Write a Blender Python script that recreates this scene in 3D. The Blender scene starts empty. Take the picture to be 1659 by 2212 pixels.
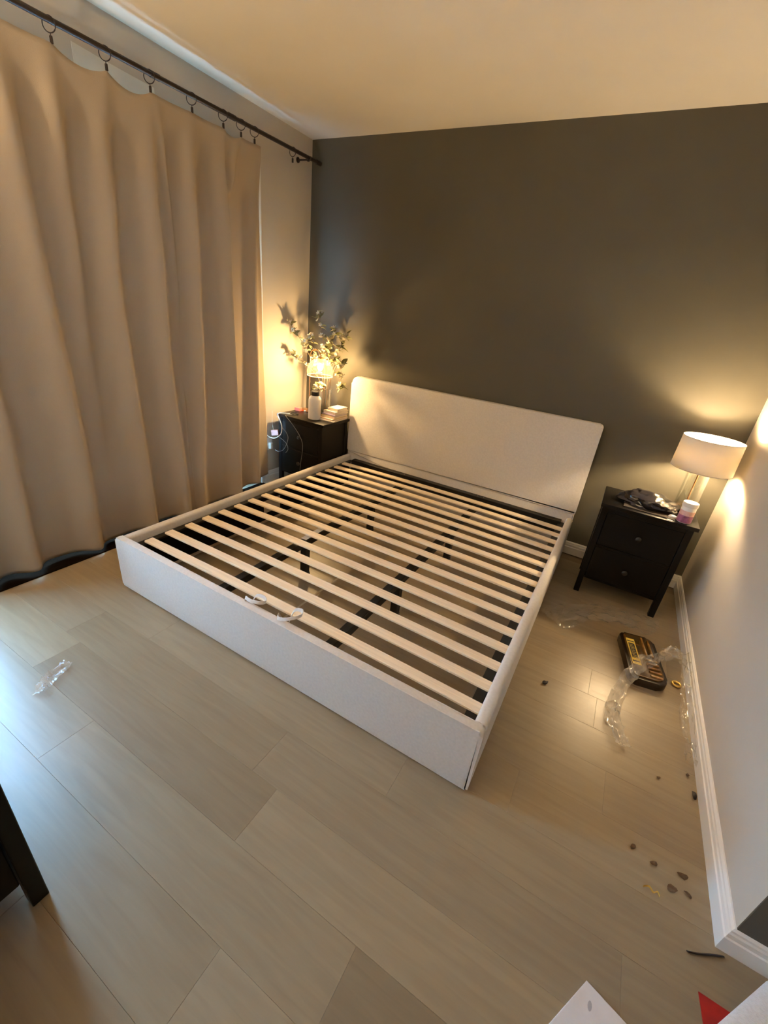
import bpy, bmesh, math, random
from mathutils import Vector, Matrix, noise

# ---------------------------------------------------------------- camera, world, exposure
S = bpy.context.scene
COL = S.collection
PI = math.pi
H = 2.683          # ceiling height
W = 3.395          # right wall
RB = -2.217        # where the right wall ends and the room widens
YF = -5.0          # wall behind the camera
XH = 4.75          # far side of the wider part
WY0, WY1, WZ1 = -3.12, -0.62, 2.14    # glazed door opening in the left wall

cam = bpy.data.cameras.new('camera')
cob = bpy.data.objects.new('camera', cam)
COL.objects.link(cob)
S.camera = cob
right = Vector((0.8631133, 0.49325592, 0.10832372))
down = Vector((0.29729208, -0.32288348, -0.89853418))
fwd = Vector((-0.40823137, 0.80774059, -0.42532611))
m = Matrix((right, -down, -fwd)).transposed().to_4x4()
m.translation = Vector((2.6894, -3.2756, 1.5382))
cob.matrix_world = m
cam.sensor_fit = 'VERTICAL'
cam.sensor_height = 36.0
cam.lens = 910.13 / 2212 * 36.0
cam.shift_x = -8.546 / 2212
cam.shift_y = 2.39 / 2212
cam.clip_start = 0.02

world = bpy.data.worlds.new('dusk_sky')
S.world = world
world.use_nodes = True
bg = world.node_tree.nodes['Background']
bg.inputs[0].default_value = (0.28, 0.60, 1.0, 1)
bg.inputs[1].default_value = 15.5

S.view_settings.view_transform = 'Standard'
S.view_settings.look = 'None'
S.view_settings.gamma = 1
S.view_settings.use_curve_mapping = False
S.view_settings.exposure = 2.15

LAMP_RGB = (1.0, 0.73, 0.41)
LEFT_RGB = (1.0, 0.66, 0.30)
BULB_RIGHT = 300.0
BULB_LEFT = 310.0
FILL_LIGHT = 1150.0  # strength of the added fill lamp

# ---------------------------------------------------------------- materials
def nodes_of(name):
    mt = bpy.data.materials.new(name)
    mt.use_nodes = True
    return mt, mt.node_tree.nodes, mt.node_tree.links

def mat(name, rgb, rough=0.6, metal=0.0, spec=0.5, var=0.0, scale=8.0, bump=0.0, bscale=200.0, sheen=0.0, coat=0.0, stretch=None):
    mt, n, l = nodes_of(name)
    b = n['Principled BSDF']
    b.inputs['Base Color'].default_value = (*rgb, 1)
    b.inputs['Roughness'].default_value = rough
    b.inputs['Metallic'].default_value = metal
    b.inputs['Specular IOR Level'].default_value = spec
    b.inputs['Sheen Weight'].default_value = sheen
    b.inputs['Coat Weight'].default_value = coat
    tc = n.new('ShaderNodeTexCoord')
    src = tc.outputs['Object']
    if stretch:
        mp = n.new('ShaderNodeMapping')
        mp.inputs['Scale'].default_value = stretch
        l.new(src, mp.inputs[0]); src = mp.outputs[0]
    if var:
        nz = n.new('ShaderNodeTexNoise')
        nz.inputs['Scale'].default_value = scale
        nz.inputs['Detail'].default_value = 5
        l.new(src, nz.inputs['Vector'])
        r = n.new('ShaderNodeValToRGB')
        r.color_ramp.elements[0].position = 0.3
        r.color_ramp.elements[1].position = 0.7
        r.color_ramp.elements[0].color = (*[c * (1 - var) for c in rgb], 1)
        r.color_ramp.elements[1].color = (*[min(1, c * (1 + var)) for c in rgb], 1)
        l.new(nz.outputs[0], r.inputs[0]); l.new(r.outputs[0], b.inputs['Base Color'])
    if bump:
        nb = n.new('ShaderNodeTexNoise')
        nb.inputs['Scale'].default_value = bscale
        nb.inputs['Detail'].default_value = 3
        l.new(src, nb.inputs['Vector'])
        bp = n.new('ShaderNodeBump')
        bp.inputs['Strength'].default_value = bump
        bp.inputs['Distance'].default_value = 0.002
        l.new(nb.outputs[0], bp.inputs['Height']); l.new(bp.outputs[0], b.inputs['Normal'])
    return mt

def plank_mat():
    mt, n, l = nodes_of('oak_plank')
    b = n['Principled BSDF']
    oi = n.new('ShaderNodeObjectInfo')
    tc = n.new('ShaderNodeTexCoord')
    add = n.new('ShaderNodeVectorMath'); add.operation = 'ADD'
    mul = n.new('ShaderNodeMath'); mul.operation = 'MULTIPLY'; mul.inputs[1].default_value = 37.0
    l.new(oi.outputs['Random'], mul.inputs[0])
    l.new(tc.outputs['Object'], add.inputs[0]); l.new(mul.outputs[0], add.inputs[1])
    mp = n.new('ShaderNodeMapping'); mp.inputs['Scale'].default_value = (2.2, 26, 6)
    l.new(add.outputs[0], mp.inputs[0])
    g = n.new('ShaderNodeTexNoise'); g.inputs['Scale'].default_value = 1.6; g.inputs['Detail'].default_value = 7; g.inputs['Distortion'].default_value = 0.6
    l.new(mp.outputs[0], g.inputs['Vector'])
    r = n.new('ShaderNodeValToRGB')
    r.color_ramp.elements[0].position = 0.32; r.color_ramp.elements[0].color = (0.90, 0.885, 0.87, 1)
    r.color_ramp.elements[1].position = 0.68; r.color_ramp.elements[1].color = (1.06, 1.06, 1.05, 1)
    l.new(g.outputs[0], r.inputs[0])
    mx = n.new('ShaderNodeMix'); mx.data_type = 'RGBA'; mx.blend_type = 'MULTIPLY'; mx.inputs[0].default_value = 1.0
    l.new(oi.outputs['Color'], mx.inputs[6]); l.new(r.outputs[0], mx.inputs[7])
    l.new(mx.outputs[2], b.inputs['Base Color'])
    rr = n.new('ShaderNodeMapRange'); rr.inputs['To Min'].default_value = 0.28; rr.inputs['To Max'].default_value = 0.42
    l.new(g.outputs[0], rr.inputs['Value']); l.new(rr.outputs[0], b.inputs['Roughness'])
    bp = n.new('ShaderNodeBump'); bp.inputs['Strength'].default_value = 0.04; bp.inputs['Distance'].default_value = 0.001
    l.new(g.outputs[0], bp.inputs['Height']); l.new(bp.outputs[0], b.inputs['Normal'])
    b.inputs['Specular IOR Level'].default_value = 0.5
    return mt

def clear_mat(name, rgb=(1, 1, 1), gloss=0.12, rough=0.03, haze=0.0, hazecol=(0.9, 0.9, 0.9), fresnel=True):
    mt, n, l = nodes_of(name)
    n.remove(n['Principled BSDF'])
    out = n['Material Output']
    tr = n.new('ShaderNodeBsdfTransparent'); tr.inputs[0].default_value = (*rgb, 1)
    gl = n.new('ShaderNodeBsdfGlossy'); gl.inputs['Roughness'].default_value = rough
    mx = n.new('ShaderNodeMixShader')
    lw = n.new('ShaderNodeLayerWeight'); lw.inputs[0].default_value = 0.35
    mr = n.new('ShaderNodeMapRange'); mr.inputs['To Min'].default_value = gloss * 0.4; mr.inputs['To Max'].default_value = min(1, gloss * 5)
    l.new(lw.outputs['Facing'], mr.inputs['Value']); l.new(mr.outputs[0], mx.inputs[0])
    l.new(tr.outputs[0], mx.inputs[1]); l.new(gl.outputs[0], mx.inputs[2])
    last = mx
    if haze:
        df = n.new('ShaderNodeBsdfDiffuse'); df.inputs[0].default_value = (*hazecol, 1)
        tl = n.new('ShaderNodeBsdfTranslucent'); tl.inputs[0].default_value = (*hazecol, 1)
        m1 = n.new('ShaderNodeMixShader'); m1.inputs[0].default_value = 0.5
        l.new(df.outputs[0], m1.inputs[1]); l.new(tl.outputs[0], m1.inputs[2])
        m2 = n.new('ShaderNodeMixShader'); m2.inputs[0].default_value = haze
        l.new(mx.outputs[0], m2.inputs[1]); l.new(m1.outputs[0], m2.inputs[2])
        last = m2
    l.new(last.outputs[0], out.inputs[0])
    return mt

def translucent_mat(name, rgb, frac, trgb=None, bump=0.0, bscale=300):
    mt, n, l = nodes_of(name)
    n.remove(n['Principled BSDF'])
    out = n['Material Output']
    df = n.new('ShaderNodeBsdfDiffuse'); df.inputs[0].default_value = (*rgb, 1)
    tl = n.new('ShaderNodeBsdfTranslucent'); tl.inputs[0].default_value = (*(trgb or rgb), 1)
    mx = n.new('ShaderNodeMixShader'); mx.inputs[0].default_value = frac
    l.new(df.outputs[0], mx.inputs[1]); l.new(tl.outputs[0], mx.inputs[2]); l.new(mx.outputs[0], out.inputs[0])
    if bump:
        tc = n.new('ShaderNodeTexCoord')
        nb = n.new('ShaderNodeTexNoise'); nb.inputs['Scale'].default_value = bscale
        l.new(tc.outputs['Object'], nb.inputs['Vector'])
        bp = n.new('ShaderNodeBump'); bp.inputs['Strength'].default_value = bump; bp.inputs['Distance'].default_value = 0.002
        l.new(nb.outputs[0], bp.inputs['Height'])
        l.new(bp.outputs[0], df.inputs['Normal'])
    return mt

def glow_mat(name, rgb, strength):
    mt, n, l = nodes_of(name)
    b = n['Principled BSDF']
    b.inputs['Base Color'].default_value = (1, 0.95, 0.85, 1)
    b.inputs['Emission Color'].default_value = (*rgb, 1)
    b.inputs['Emission Strength'].default_value = strength
    return mt

M = dict(
    wall=mat('beige_wall_paint', (0.56, 0.51, 0.44), 0.62, spec=0.35, var=0.03, scale=3, bump=0.08, bscale=260),
    patch=mat('pale_filler', (0.72, 0.69, 0.62), 0.8, spec=0.2, var=0.04, scale=12),
    dark=mat('dark_olive_wall_paint', (0.098, 0.088, 0.064), 0.55, spec=0.3, var=0.03, scale=4, bump=0.1, bscale=260),
    ceil=mat('ceiling_paint', (0.74, 0.70, 0.63), 0.85, spec=0.15, var=0.02, scale=3, bump=0.1, bscale=180),
    trim=mat('white_trim_paint', (0.80, 0.78, 0.74), 0.35, spec=0.4),
    plank=plank_mat(),
    sub=mat('subfloor_board', (0.26, 0.20, 0.14), 0.9),  # own colour of the board beneath the planks
    cream=mat('cream_linen', (0.66, 0.62, 0.575), 0.95, spec=0.15, var=0.05, scale=90, bump=0.35, bscale=420, sheen=0.15),
    birch=mat('birch_slat', (0.88, 0.74, 0.55), 0.5, spec=0.3, var=0.10, scale=3.0, bump=0.05, bscale=60, stretch=(1.2, 40, 40)),
    blackmetal=mat('black_metal', (0.012, 0.011, 0.010), 0.45, spec=0.4, var=0.2, scale=30),
    blackcloth=mat('black_lining', (0.010, 0.009, 0.008), 0.95, spec=0.1, var=0.2, scale=60),
    threshold=mat('shade_black_threshold', (0.010, 0.006, 0.004), 1.0, spec=0.0, var=0.1),  # near black colour stands in for shade below the hem
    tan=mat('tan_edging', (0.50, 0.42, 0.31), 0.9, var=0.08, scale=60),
    blackwood=mat('black_brown_wood', (0.0035, 0.0027, 0.0025), 0.40, spec=0.22, var=0.25, scale=3, bump=0.08, bscale=60, stretch=(2, 30, 30)),
    steel=mat('dull_steel', (0.35, 0.34, 0.32), 0.35, metal=1.0, var=0.05),
    rod=mat('dark_bronze', (0.020, 0.012, 0.010), 0.42, spec=0.5, var=0.2, scale=40),
    curtain=translucent_mat('tan_curtain_cloth', (0.485, 0.405, 0.32), 0.06, (0.42, 0.38, 0.33), 0.25, 500),
    brass=mat('copper_brass', (0.72, 0.38, 0.18), 0.25, metal=1.0, var=0.05),
    gold=mat('gold', (0.80, 0.55, 0.16), 0.3, metal=1.0, var=0.1),
    white=mat('white_enamel', (0.72, 0.69, 0.65), 0.45, var=0.03, scale=20),
    blackplastic=mat('black_plastic', (0.012, 0.012, 0.012), 0.35, var=0.1),
    whiteplastic=mat('white_plastic', (0.78, 0.76, 0.72), 0.4, var=0.03),
    pinkplastic=mat('pink_plastic', (0.72, 0.40, 0.36), 0.45, var=0.05),
    coral=mat('coral_card', (0.80, 0.22, 0.18), 0.6, var=0.06),
    cable=mat('white_cable', (0.80, 0.76, 0.68), 0.5, var=0.03),
    greycable=mat('grey_cable', (0.36, 0.36, 0.35), 0.5, var=0.03),
    glass=clear_mat('clear_glass', (0.96, 0.97, 0.95), 0.10, 0.02),
    pane=clear_mat('window_glass', (0.90, 0.92, 0.92), 0.08, 0.01),
    domeglass=clear_mat('ribbed_glass', (0.95, 0.93, 0.88), 0.05, 0.03, 0.012, (0.9, 0.85, 0.75)),
    water=clear_mat('water', (0.85, 0.88, 0.84), 0.08, 0.02),
    film=clear_mat('clear_plastic_film', (1.0, 1.0, 1.0), 0.05, 0.16, 0.11, (0.95, 0.92, 0.88)),
    filmheavy=clear_mat('cloudy_plastic_film', (0.98, 0.98, 0.98), 0.11, 0.12, 0.24, (0.95, 0.90, 0.84)),
    shade=translucent_mat('lamp_shade_cloth', (0.80, 0.76, 0.68), 0.085, (0.80, 0.67, 0.42), 0.1, 900),
    leaf=translucent_mat('silk_leaf', (0.20, 0.20, 0.12), 0.25, (0.25, 0.26, 0.10)),
    blossom=translucent_mat('silk_blossom', (0.56, 0.51, 0.40), 0.3, (0.52, 0.46, 0.30)),
    stem=mat('brown_stem', (0.12, 0.075, 0.045), 0.7, var=0.2, scale=40),
    paper=mat('book_paper', (0.76, 0.68, 0.56), 0.85, var=0.05, scale=60),
    bk_cream=mat('cream_cover', (0.74, 0.66, 0.54), 0.5, var=0.03),
    bk_lilac=mat('lilac_cover', (0.36, 0.28, 0.52), 0.45, var=0.04),
    bk_yellow=mat('mustard_cover', (0.60, 0.44, 0.10), 0.5, var=0.05),
    bk_pink=mat('blush_cover', (0.72, 0.54, 0.48), 0.5, var=0.04),
    bk_grey=mat('grey_cover', (0.55, 0.50, 0.46), 0.5, var=0.04),
    bk_dark=mat('dark_glossy_cover', (0.06, 0.052, 0.048), 0.25, var=0.1),
    bag=mat('black_shiny_film', (0.018, 0.016, 0.020), 0.16, spec=0.7, var=0.2),
    tray=mat('brown_glossy_plastic', (0.11, 0.055, 0.015), 0.16, spec=0.6, var=0.35, scale=18, coat=0.4),
    trayrim=mat('dark_brown_plastic', (0.018, 0.009, 0.005), 0.22, spec=0.5, var=0.2, scale=20),
    amber=mat('amber_moulded_plastic', (0.30, 0.15, 0.035), 0.2, spec=0.6, var=0.4, scale=30, coat=0.4),
    label=mat('yellow_label', (0.85, 0.62, 0.10), 0.5, var=0.03),
    ink=mat('black_ink', (0.03, 0.02, 0.015), 0.6, var=0.1),
    purple=mat('purple_print', (0.30, 0.10, 0.20), 0.4, var=0.35, scale=60),
    pinkprint=mat('pink_print', (0.70, 0.42, 0.36), 0.4, var=0.12, scale=60),
    drygrass=mat('dried_leaf', (0.12, 0.070, 0.036), 0.8, var=0.35, scale=80),
    black=mat('dark_scrap', (0.015, 0.010, 0.012), 0.5, var=0.2),
    foam=mat('white_board', (0.72, 0.70, 0.72), 0.7, var=0.03, scale=30, bump=0.1),
    greymark=mat('grey_mark', (0.38, 0.38, 0.42), 0.7, var=0.1),
    red=mat('red_card', (0.36, 0.014, 0.010), 0.5, var=0.3, scale=20),
    cloth=mat('white_terry', (0.78, 0.78, 0.80), 1.0, spec=0.1, var=0.06, scale=120, bump=0.9, bscale=260, sheen=0.3),
    concrete=mat('bounce_concrete', (0.62, 0.62, 0.60), 0.9, var=0.08, scale=3),
    bulb_r=glow_mat('lit_bulb', LAMP_RGB, BULB_RIGHT),
    bulb_l=glow_mat('lit_filament_bulb', LEFT_RGB, BULB_LEFT),
    bulb_fill=glow_mat('fill_lamp_bulb', LAMP_RGB, FILL_LIGHT),  # bulb of the unseen lamp added as fill
)

# ---------------------------------------------------------------- mesh helpers
def box(bm, x0, x1, y0, y1, z0, z1, bev=0.0, seg=1):
    r = bmesh.ops.create_cube(bm, size=1)
    vs = r['verts']
    for v in vs:
        v.co = Vector(((x0 + x1) / 2 + v.co.x * (x1 - x0), (y0 + y1) / 2 + v.co.y * (y1 - y0), (z0 + z1) / 2 + v.co.z * (z1 - z0)))
    if bev:
        es = list({e for v in vs for e in v.link_edges})
        bmesh.ops.bevel(bm, geom=es, offset=bev, segments=seg, profile=0.5, affect='EDGES')
    return bm

def B(*a, **k):
    return box(bmesh.new(), *a, **k)

def lathe(bm, prof, cx=0, cy=0, n=32, cap=True):
    rings = []
    for r, z in prof:
        rings.append([bm.verts.new((cx + r * math.cos(2 * PI * i / n), cy + r * math.sin(2 * PI * i / n), z)) for i in range(n)])
    for a, b in zip(rings, rings[1:]):
        for i in range(n):
            bm.faces.new((a[i], a[(i + 1) % n], b[(i + 1) % n], b[i]))
    if cap:
        bm.faces.new(rings[0][::-1]); bm.faces.new(rings[-1])
    return bm

def spline(pts, k=6):
    pts = [Vector(p) for p in pts]
    out = []
    for i in range(len(pts) - 1):
        p0 = pts[max(i - 1, 0)]; p1 = pts[i]; p2 = pts[i + 1]; p3 = pts[min(i + 2, len(pts) - 1)]
        for j in range(k):
            t = j / k
            out.append(0.5 * ((2 * p1) + (p2 - p0) * t + (2 * p0 - 5 * p1 + 4 * p2 - p3) * t * t + (3 * p1 - p0 - 3 * p2 + p3) * t ** 3))
    out.append(pts[-1])
    return out

def tube(bm, pts, r, n=8, r1=None, closed=False):
    pts = [Vector(p) for p in pts]
    rings = []
    N = len(pts)
    ref = Vector((0.31, 0.17, 0.93)).normalized()
    for i, p in enumerate(pts):
        a = pts[(i - 1) % N] if closed else pts[max(i - 1, 0)]
        b = pts[(i + 1) % N] if closed else pts[min(i + 1, N - 1)]
        t = (b - a).normalized()
        u = t.cross(ref)
        if u.length < 0.05:
            u = t.cross(Vector((1, 0, 0)))
        u.normalize(); v = t.cross(u)
        rr = r if r1 is None else r + (r1 - r) * i / (N - 1)
        rings.append([bm.verts.new(p + rr * (math.cos(2 * PI * j / n) * u + math.sin(2 * PI * j / n) * v)) for j in range(n)])
    prs = list(zip(rings, rings[1:])) + ([(rings[-1], rings[0])] if closed else [])
    for a, b in prs:
        for j in range(n):
            bm.faces.new((a[j], a[(j + 1) % n], b[(j + 1) % n], b[j]))
    if not closed:
        bm.faces.new(rings[0][::-1]); bm.faces.new(rings[-1])
    return bm

def band(bm, pts, wdir, w, t):
    """flat strap: rectangular section swept along pts, width along wdir"""
    pts = [Vector(p) for p in pts]
    wd = Vector(wdir).normalized()
    rings = []
    for i, p in enumerate(pts):
        tg = (pts[min(i + 1, len(pts) - 1)] - pts[max(i - 1, 0)]).normalized()
        nn = tg.cross(wd).normalized()
        rings.append([bm.verts.new(p + wd * (w / 2 * sx) + nn * (t / 2 * sy)) for sx, sy in ((-1, -1), (1, -1), (1, 1), (-1, 1))])
    for a, b in zip(rings, rings[1:]):
        for j in range(4):
            bm.faces.new((a[j], a[(j + 1) % 4], b[(j + 1) % 4], b[j]))
    bm.faces.new(rings[0][::-1]); bm.faces.new(rings[-1])
    return bm

def prism(bm, poly, z0, z1, axis='z', bev=0.0, seg=2):
    """polygon extruded along axis: z -> (a,b,z); y -> (a,y,b); x -> (x,a,b)"""
    def P(a, b, c):
        return (a, b, c) if axis == 'z' else ((a, c, b) if axis == 'y' else (c, a, b))
    lo = [bm.verts.new(P(a, b, z0)) for a, b in poly]
    hi = [bm.verts.new(P(a, b, z1)) for a, b in poly]
    f0 = bm.faces.new(lo[::-1]); f1 = bm.faces.new(hi)
    n = len(poly)
    for i in range(n):
        bm.faces.new((lo[i], lo[(i + 1) % n], hi[(i + 1) % n], hi[i]))
    if bev:
        es = list(set(f0.edges) | set(f1.edges))
        bmesh.ops.bevel(bm, geom=es, offset=bev, segments=seg, profile=0.5, affect='EDGES')
    return bm

def rrect(x0, x1, y0, y1, rs, k=6):
    """rounded rectangle outline; rs = radii at (x0,y0),(x1,y0),(x1,y1),(x0,y1)"""
    out = []
    for (cx, cy, a0, r) in ((x0, y0, PI, rs[0]), (x1, y0, 1.5 * PI, rs[1]), (x1, y1, 0, rs[2]), (x0, y1, 0.5 * PI, rs[3])):
        sx = 1 if cx == x0 else -1; sy = 1 if cy == y0 else -1
        for j in range(k + 1):
            a = a0 + j / k * PI / 2
            out.append((cx + sx * r + r * math.cos(a), cy + sy * r + r * math.sin(a)))
    return out

def finish(bm):
    bmesh.ops.recalc_face_normals(bm, faces=bm.faces[:])
    me = bpy.data.meshes.new('mesh')
    bm.to_mesh(me); bm.free()
    return me

def obj(name, bm, material, parent=None, smooth=None):
    me = bm if isinstance(bm, bpy.types.Mesh) else finish(bm)
    me.name = name
    if material and not me.materials:
        me.materials.append(material)
    o = bpy.data.objects.new(name, me)
    COL.objects.link(o)
    if smooth is not None:
        me.polygons.foreach_set('use_smooth', [True] * len(me.polygons))
        if smooth < 180:
            me.set_sharp_from_angle(angle=math.radians(smooth))
    if parent:
        o.parent = parent
    return o

def tag(o, label=None, cat=None, group=None, kind=None):
    if label: o['label'] = label
    if cat: o['category'] = cat
    if group: o['group'] = group
    if kind: o['kind'] = kind
    return o

def thing(name, label, cat, loc=(0, 0, 0), group=None):
    o = bpy.data.objects.new(name, None)
    COL.objects.link(o)
    o.location = loc
    return tag(o, label, cat, group)

def off(bm, v):
    bmesh.ops.translate(bm, verts=bm.verts[:], vec=Vector(v))
    return bm

def struct(name, bm, material, label=None, smooth=None):
    o = obj(name, bm, material, smooth=smooth)
    o['kind'] = 'structure'
    if label: o['label'] = label
    return o

# ---------------------------------------------------------------- the setting
rnd = random.Random(7)
FZ = -0.012
fl = struct('floor', B(-0.02, XH + 0.1, YF - 0.1, 0.1, -0.12, FZ), M['sub'], 'light oak plank floor of the bedroom')
PW = 0.19
TONES = [(0.307, 0.234, 0.147), (0.297, 0.225, 0.140), (0.317, 0.243, 0.153), (0.294, 0.222, 0.141), (0.304, 0.234, 0.150), (0.314, 0.237, 0.147)]
DARKT = (0.251, 0.186, 0.113)
MIDT = (0.275, 0.207, 0.128)
plank_meshes = {}
def plank(x0, x1, y0, y1, tone):
    key = (round(x1 - x0, 4), round(y1 - y0, 4))
    if key not in plank_meshes:
        lx, ly = key
        bm = bmesh.new()
        g, c = 0.00012, 0.0005
        lo = [bm.verts.new((sx * (lx / 2 - g), sy * (ly / 2 - g), FZ)) for sx, sy in ((-1, -1), (1, -1), (1, 1), (-1, 1))]
        md = [bm.verts.new((sx * (lx / 2 - g), sy * (ly / 2 - g), -c)) for sx, sy in ((-1, -1), (1, -1), (1, 1), (-1, 1))]
        hi = [bm.verts.new((sx * (lx / 2 - g - c), sy * (ly / 2 - g - c), 0)) for sx, sy in ((-1, -1), (1, -1), (1, 1), (-1, 1))]
        for a, b in ((lo, md), (md, hi)):
            for i in range(4):
                bm.faces.new((a[i], a[(i + 1) % 4], b[(i + 1) % 4], b[i]))
        bm.faces.new(hi)
        me = finish(bm); me.materials.append(M['plank'])
        plank_meshes[key] = me
    o = bpy.data.objects.new('plank', plank_meshes[key])
    COL.objects.link(o)
    o.location = ((x0 + x1) / 2, (y0 + y1) / 2, 0)
    o.parent = fl
    o.color = (*tone, 1)
rows = []
y = -2.588 + 14 * PW
k = 0
FIX = {0: [1.04, 2.371, 3.60], 1: [0.70, 1.92, 3.14], 2: [0.82, 2.04, 3.26], 3: [0.06, 1.28, 2.50], 4: [0.98, 2.20], 5: [0.45, 1.67, 2.89]}
r = 0
ytop = -2.588 + 13 * PW
while ytop > YF:
    y1 = min(ytop, 0.0); y0 = max(ytop - PW, YF)
    row = round((-2.208 - ytop) / PW)      # 0 is the row with its upper joint at y=-2.208
    xmax = W if y0 > RB - 0.02 else XH
    if row in FIX:
        cuts = FIX[row]
    else:
        st = rnd.uniform(0.25, 1.3)
        cuts = [st + 1.22 * i for i in range(5)]
    cuts = [c for c in cuts if 0.03 < c < xmax - 0.03]
    while cuts[-1] + 1.22 < xmax - 0.03:
        cuts.append(cuts[-1] + 1.22)
    xs = [0.0] + cuts + [xmax]
    for i, (a, b) in enumerate(zip(xs, xs[1:])):
        t = TONES[rnd.randrange(len(TONES))]
        f = rnd.uniform(0.95, 1.05)
        if row == 2: t = DARKT if i == 1 else TONES[2]
        if row == 3: t = DARKT if i == 3 else (TONES[0] if i else TONES[2])
        if row == 1: t = TONES[4] if i != 1 else MIDT
        if row == 0: t = TONES[2]
        if row == 4: t = MIDT if i == 1 else TONES[4]
        plank(a, b, y0, y1, tuple(c * f for c in t))
    ytop -= PW

struct('ceiling', B(-0.12, XH + 0.1, YF - 0.1, 0.1, H, H + 0.1), M['ceil'], 'plain warm white ceiling')
struct('wall_back', B(-0.12, W + 0.12, 0, 0.12, -0.1, H), M['dark'], 'dark olive accent wall behind the headboard')
bm = bmesh.new()
box(bm, -0.12, 0, WY1, 0, -0.1, H)
box(bm, -0.12, 0, WY0, WY1, WZ1, H)
box(bm, -0.12, 0, YF, WY0, -0.1, H)
box(bm, -0.12, 0, WY0, WY1, -0.1, 0.0)
wl = struct('wall_left', bm, M['wall'], 'beige wall with the curtained glass door')
# pale filler patch high on the wall, seen over the sagging curtain
poly = [(-1.737, 2.30), (-1.33, 2.30), (-1.33, 2.492), (-1.50, 2.495), (-1.60, 2.498), (-1.733, 2.505)]
obj('filler_patch', prism(bmesh.new(), poly, -0.001, 0.002, 'x'), M['patch'], wl)
struct('wall_right', B(W, W + 0.12, RB, 0, -0.1, H), M['wall'], 'beige wall beside the right nightstand')
struct('wall_return', B(W + 0.12, XH, RB, RB + 0.12, -0.1, H), M['dark'])
struct('wall_corner', B(W + 0.0005, W + 0.12, RB - 0.004, RB, -0.1, H), M['dark'])
struct('wall_side', B(XH, XH + 0.12, YF, RB + 0.12, -0.1, H), M['wall'])
struct('wall_front', B(-0.12, XH + 0.12, YF - 0.12, YF, -0.1, H), M['wall'])
struct('bounce_slab', B(-5, -0.13, -8, 3, -0.2, -0.05), M['concrete'])  # unseen slab outside the door, added to bounce daylight upward

BH = 0.1
prof = [(0, 0), (0.016, 0), (0.016, 0.058), (0.0125, 0.062), (0.0125, 0.078), (0.0095, 0.084), (0.0095, 0.092), (0.004, BH), (0, BH)]
def baseboard(name, p0, p1, nrm, m0=0.0, m1=0.0):
    """profile swept from p0 to p1; nrm points into the room; m0/m1 mitre the ends"""
    bm = bmesh.new()
    p0 = Vector((*p0, 0)); p1 = Vector((*p1, 0)); d = (p1 - p0).normalized(); nv = Vector((*nrm, 0))
    A = [bm.verts.new(p0 + nv * a + Vector((0, 0, b)) - d * (a * m0)) for a, b in prof]
    Bv = [bm.verts.new(p1 + nv * a + Vector((0, 0, b)) + d * (a * m1)) for a, b in prof]
    bm.faces.new(A); bm.faces.new(Bv[::-1])
    for i in range(len(prof)):
        bm.faces.new((A[i], Bv[i], Bv[(i + 1) % len(prof)], A[(i + 1) % len(prof)]))
    return struct(name, bm, M['trim'], smooth=None)
baseboard('baseboard_right', (W, 0), (W, RB), (-1, 0), -1, 1)
baseboard('baseboard_back', (0, 0), (W, 0), (0, -1), -1, -1)
baseboard('baseboard_return', (W, RB), (XH, RB), (0, -1), 1, -1)
baseboard('baseboard_left', (0, WY1 + 0.05), (0, 0), (1, 0), 0, -1)

# glazed door behind the curtain
win = bpy.data.objects.new('window_1', None); COL.objects.link(win)
win.location = (-0.07, (WY0 + WY1) / 2, 0)
win['kind'] = 'structure'; win['label'] = 'sliding glass door hidden behind the tan curtain'
yc = (WY0 + WY1) / 2; hw = (WY1 - WY0) / 2
fb = bmesh.new()
box(fb, -0.05, 0.05, -hw, -hw + 0.05, 0, WZ1); box(fb, -0.05, 0.05, hw - 0.05, hw, 0, WZ1)
box(fb, -0.05, 0.05, -hw, hw, WZ1 - 0.05, WZ1); box(fb, -0.05, 0.05, -hw, hw, 0, 0.04)
obj('window_frame', fb, M['trim'], win)
for s, (a, b, x) in enumerate(((-hw + 0.05, 0.04, -0.02), (-0.04, hw - 0.05, 0.02))):
    sb = bmesh.new()
    box(sb, x - 0.018, x + 0.018, a, a + 0.06, 0.04, WZ1 - 0.05); box(sb, x - 0.018, x + 0.018, b - 0.06, b, 0.04, WZ1 - 0.05)
    box(sb, x - 0.018, x + 0.018, a + 0.06, b - 0.06, 0.04, 0.30); box(sb, x - 0.018, x + 0.018, a + 0.06, b - 0.06, WZ1 - 0.11, WZ1 - 0.05)
    sash = obj('sash', sb, M['trim'], win)
    obj('pane', B(x - 0.003, x + 0.003, a + 0.055, b - 0.055, 0.295, WZ1 - 0.105), M['pane'], sash)
struct('door_edge_strip', B(0.0, 0.016, WY1 + 0.005, WY1 + 0.05, 0.0, 2.46, bev=0.003), M['trim'], 'white upright strip beside the glass door')  # pale strip at the curtain edge, taller than the door opening
struct('trim_2', B(0.0, 0.15, WY0 - 0.2, WY1 + 0.02, 0.0, 0.008, bev=0.002), M['threshold'], 'threshold under the curtain hem, blackened to stand for shade')

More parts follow.
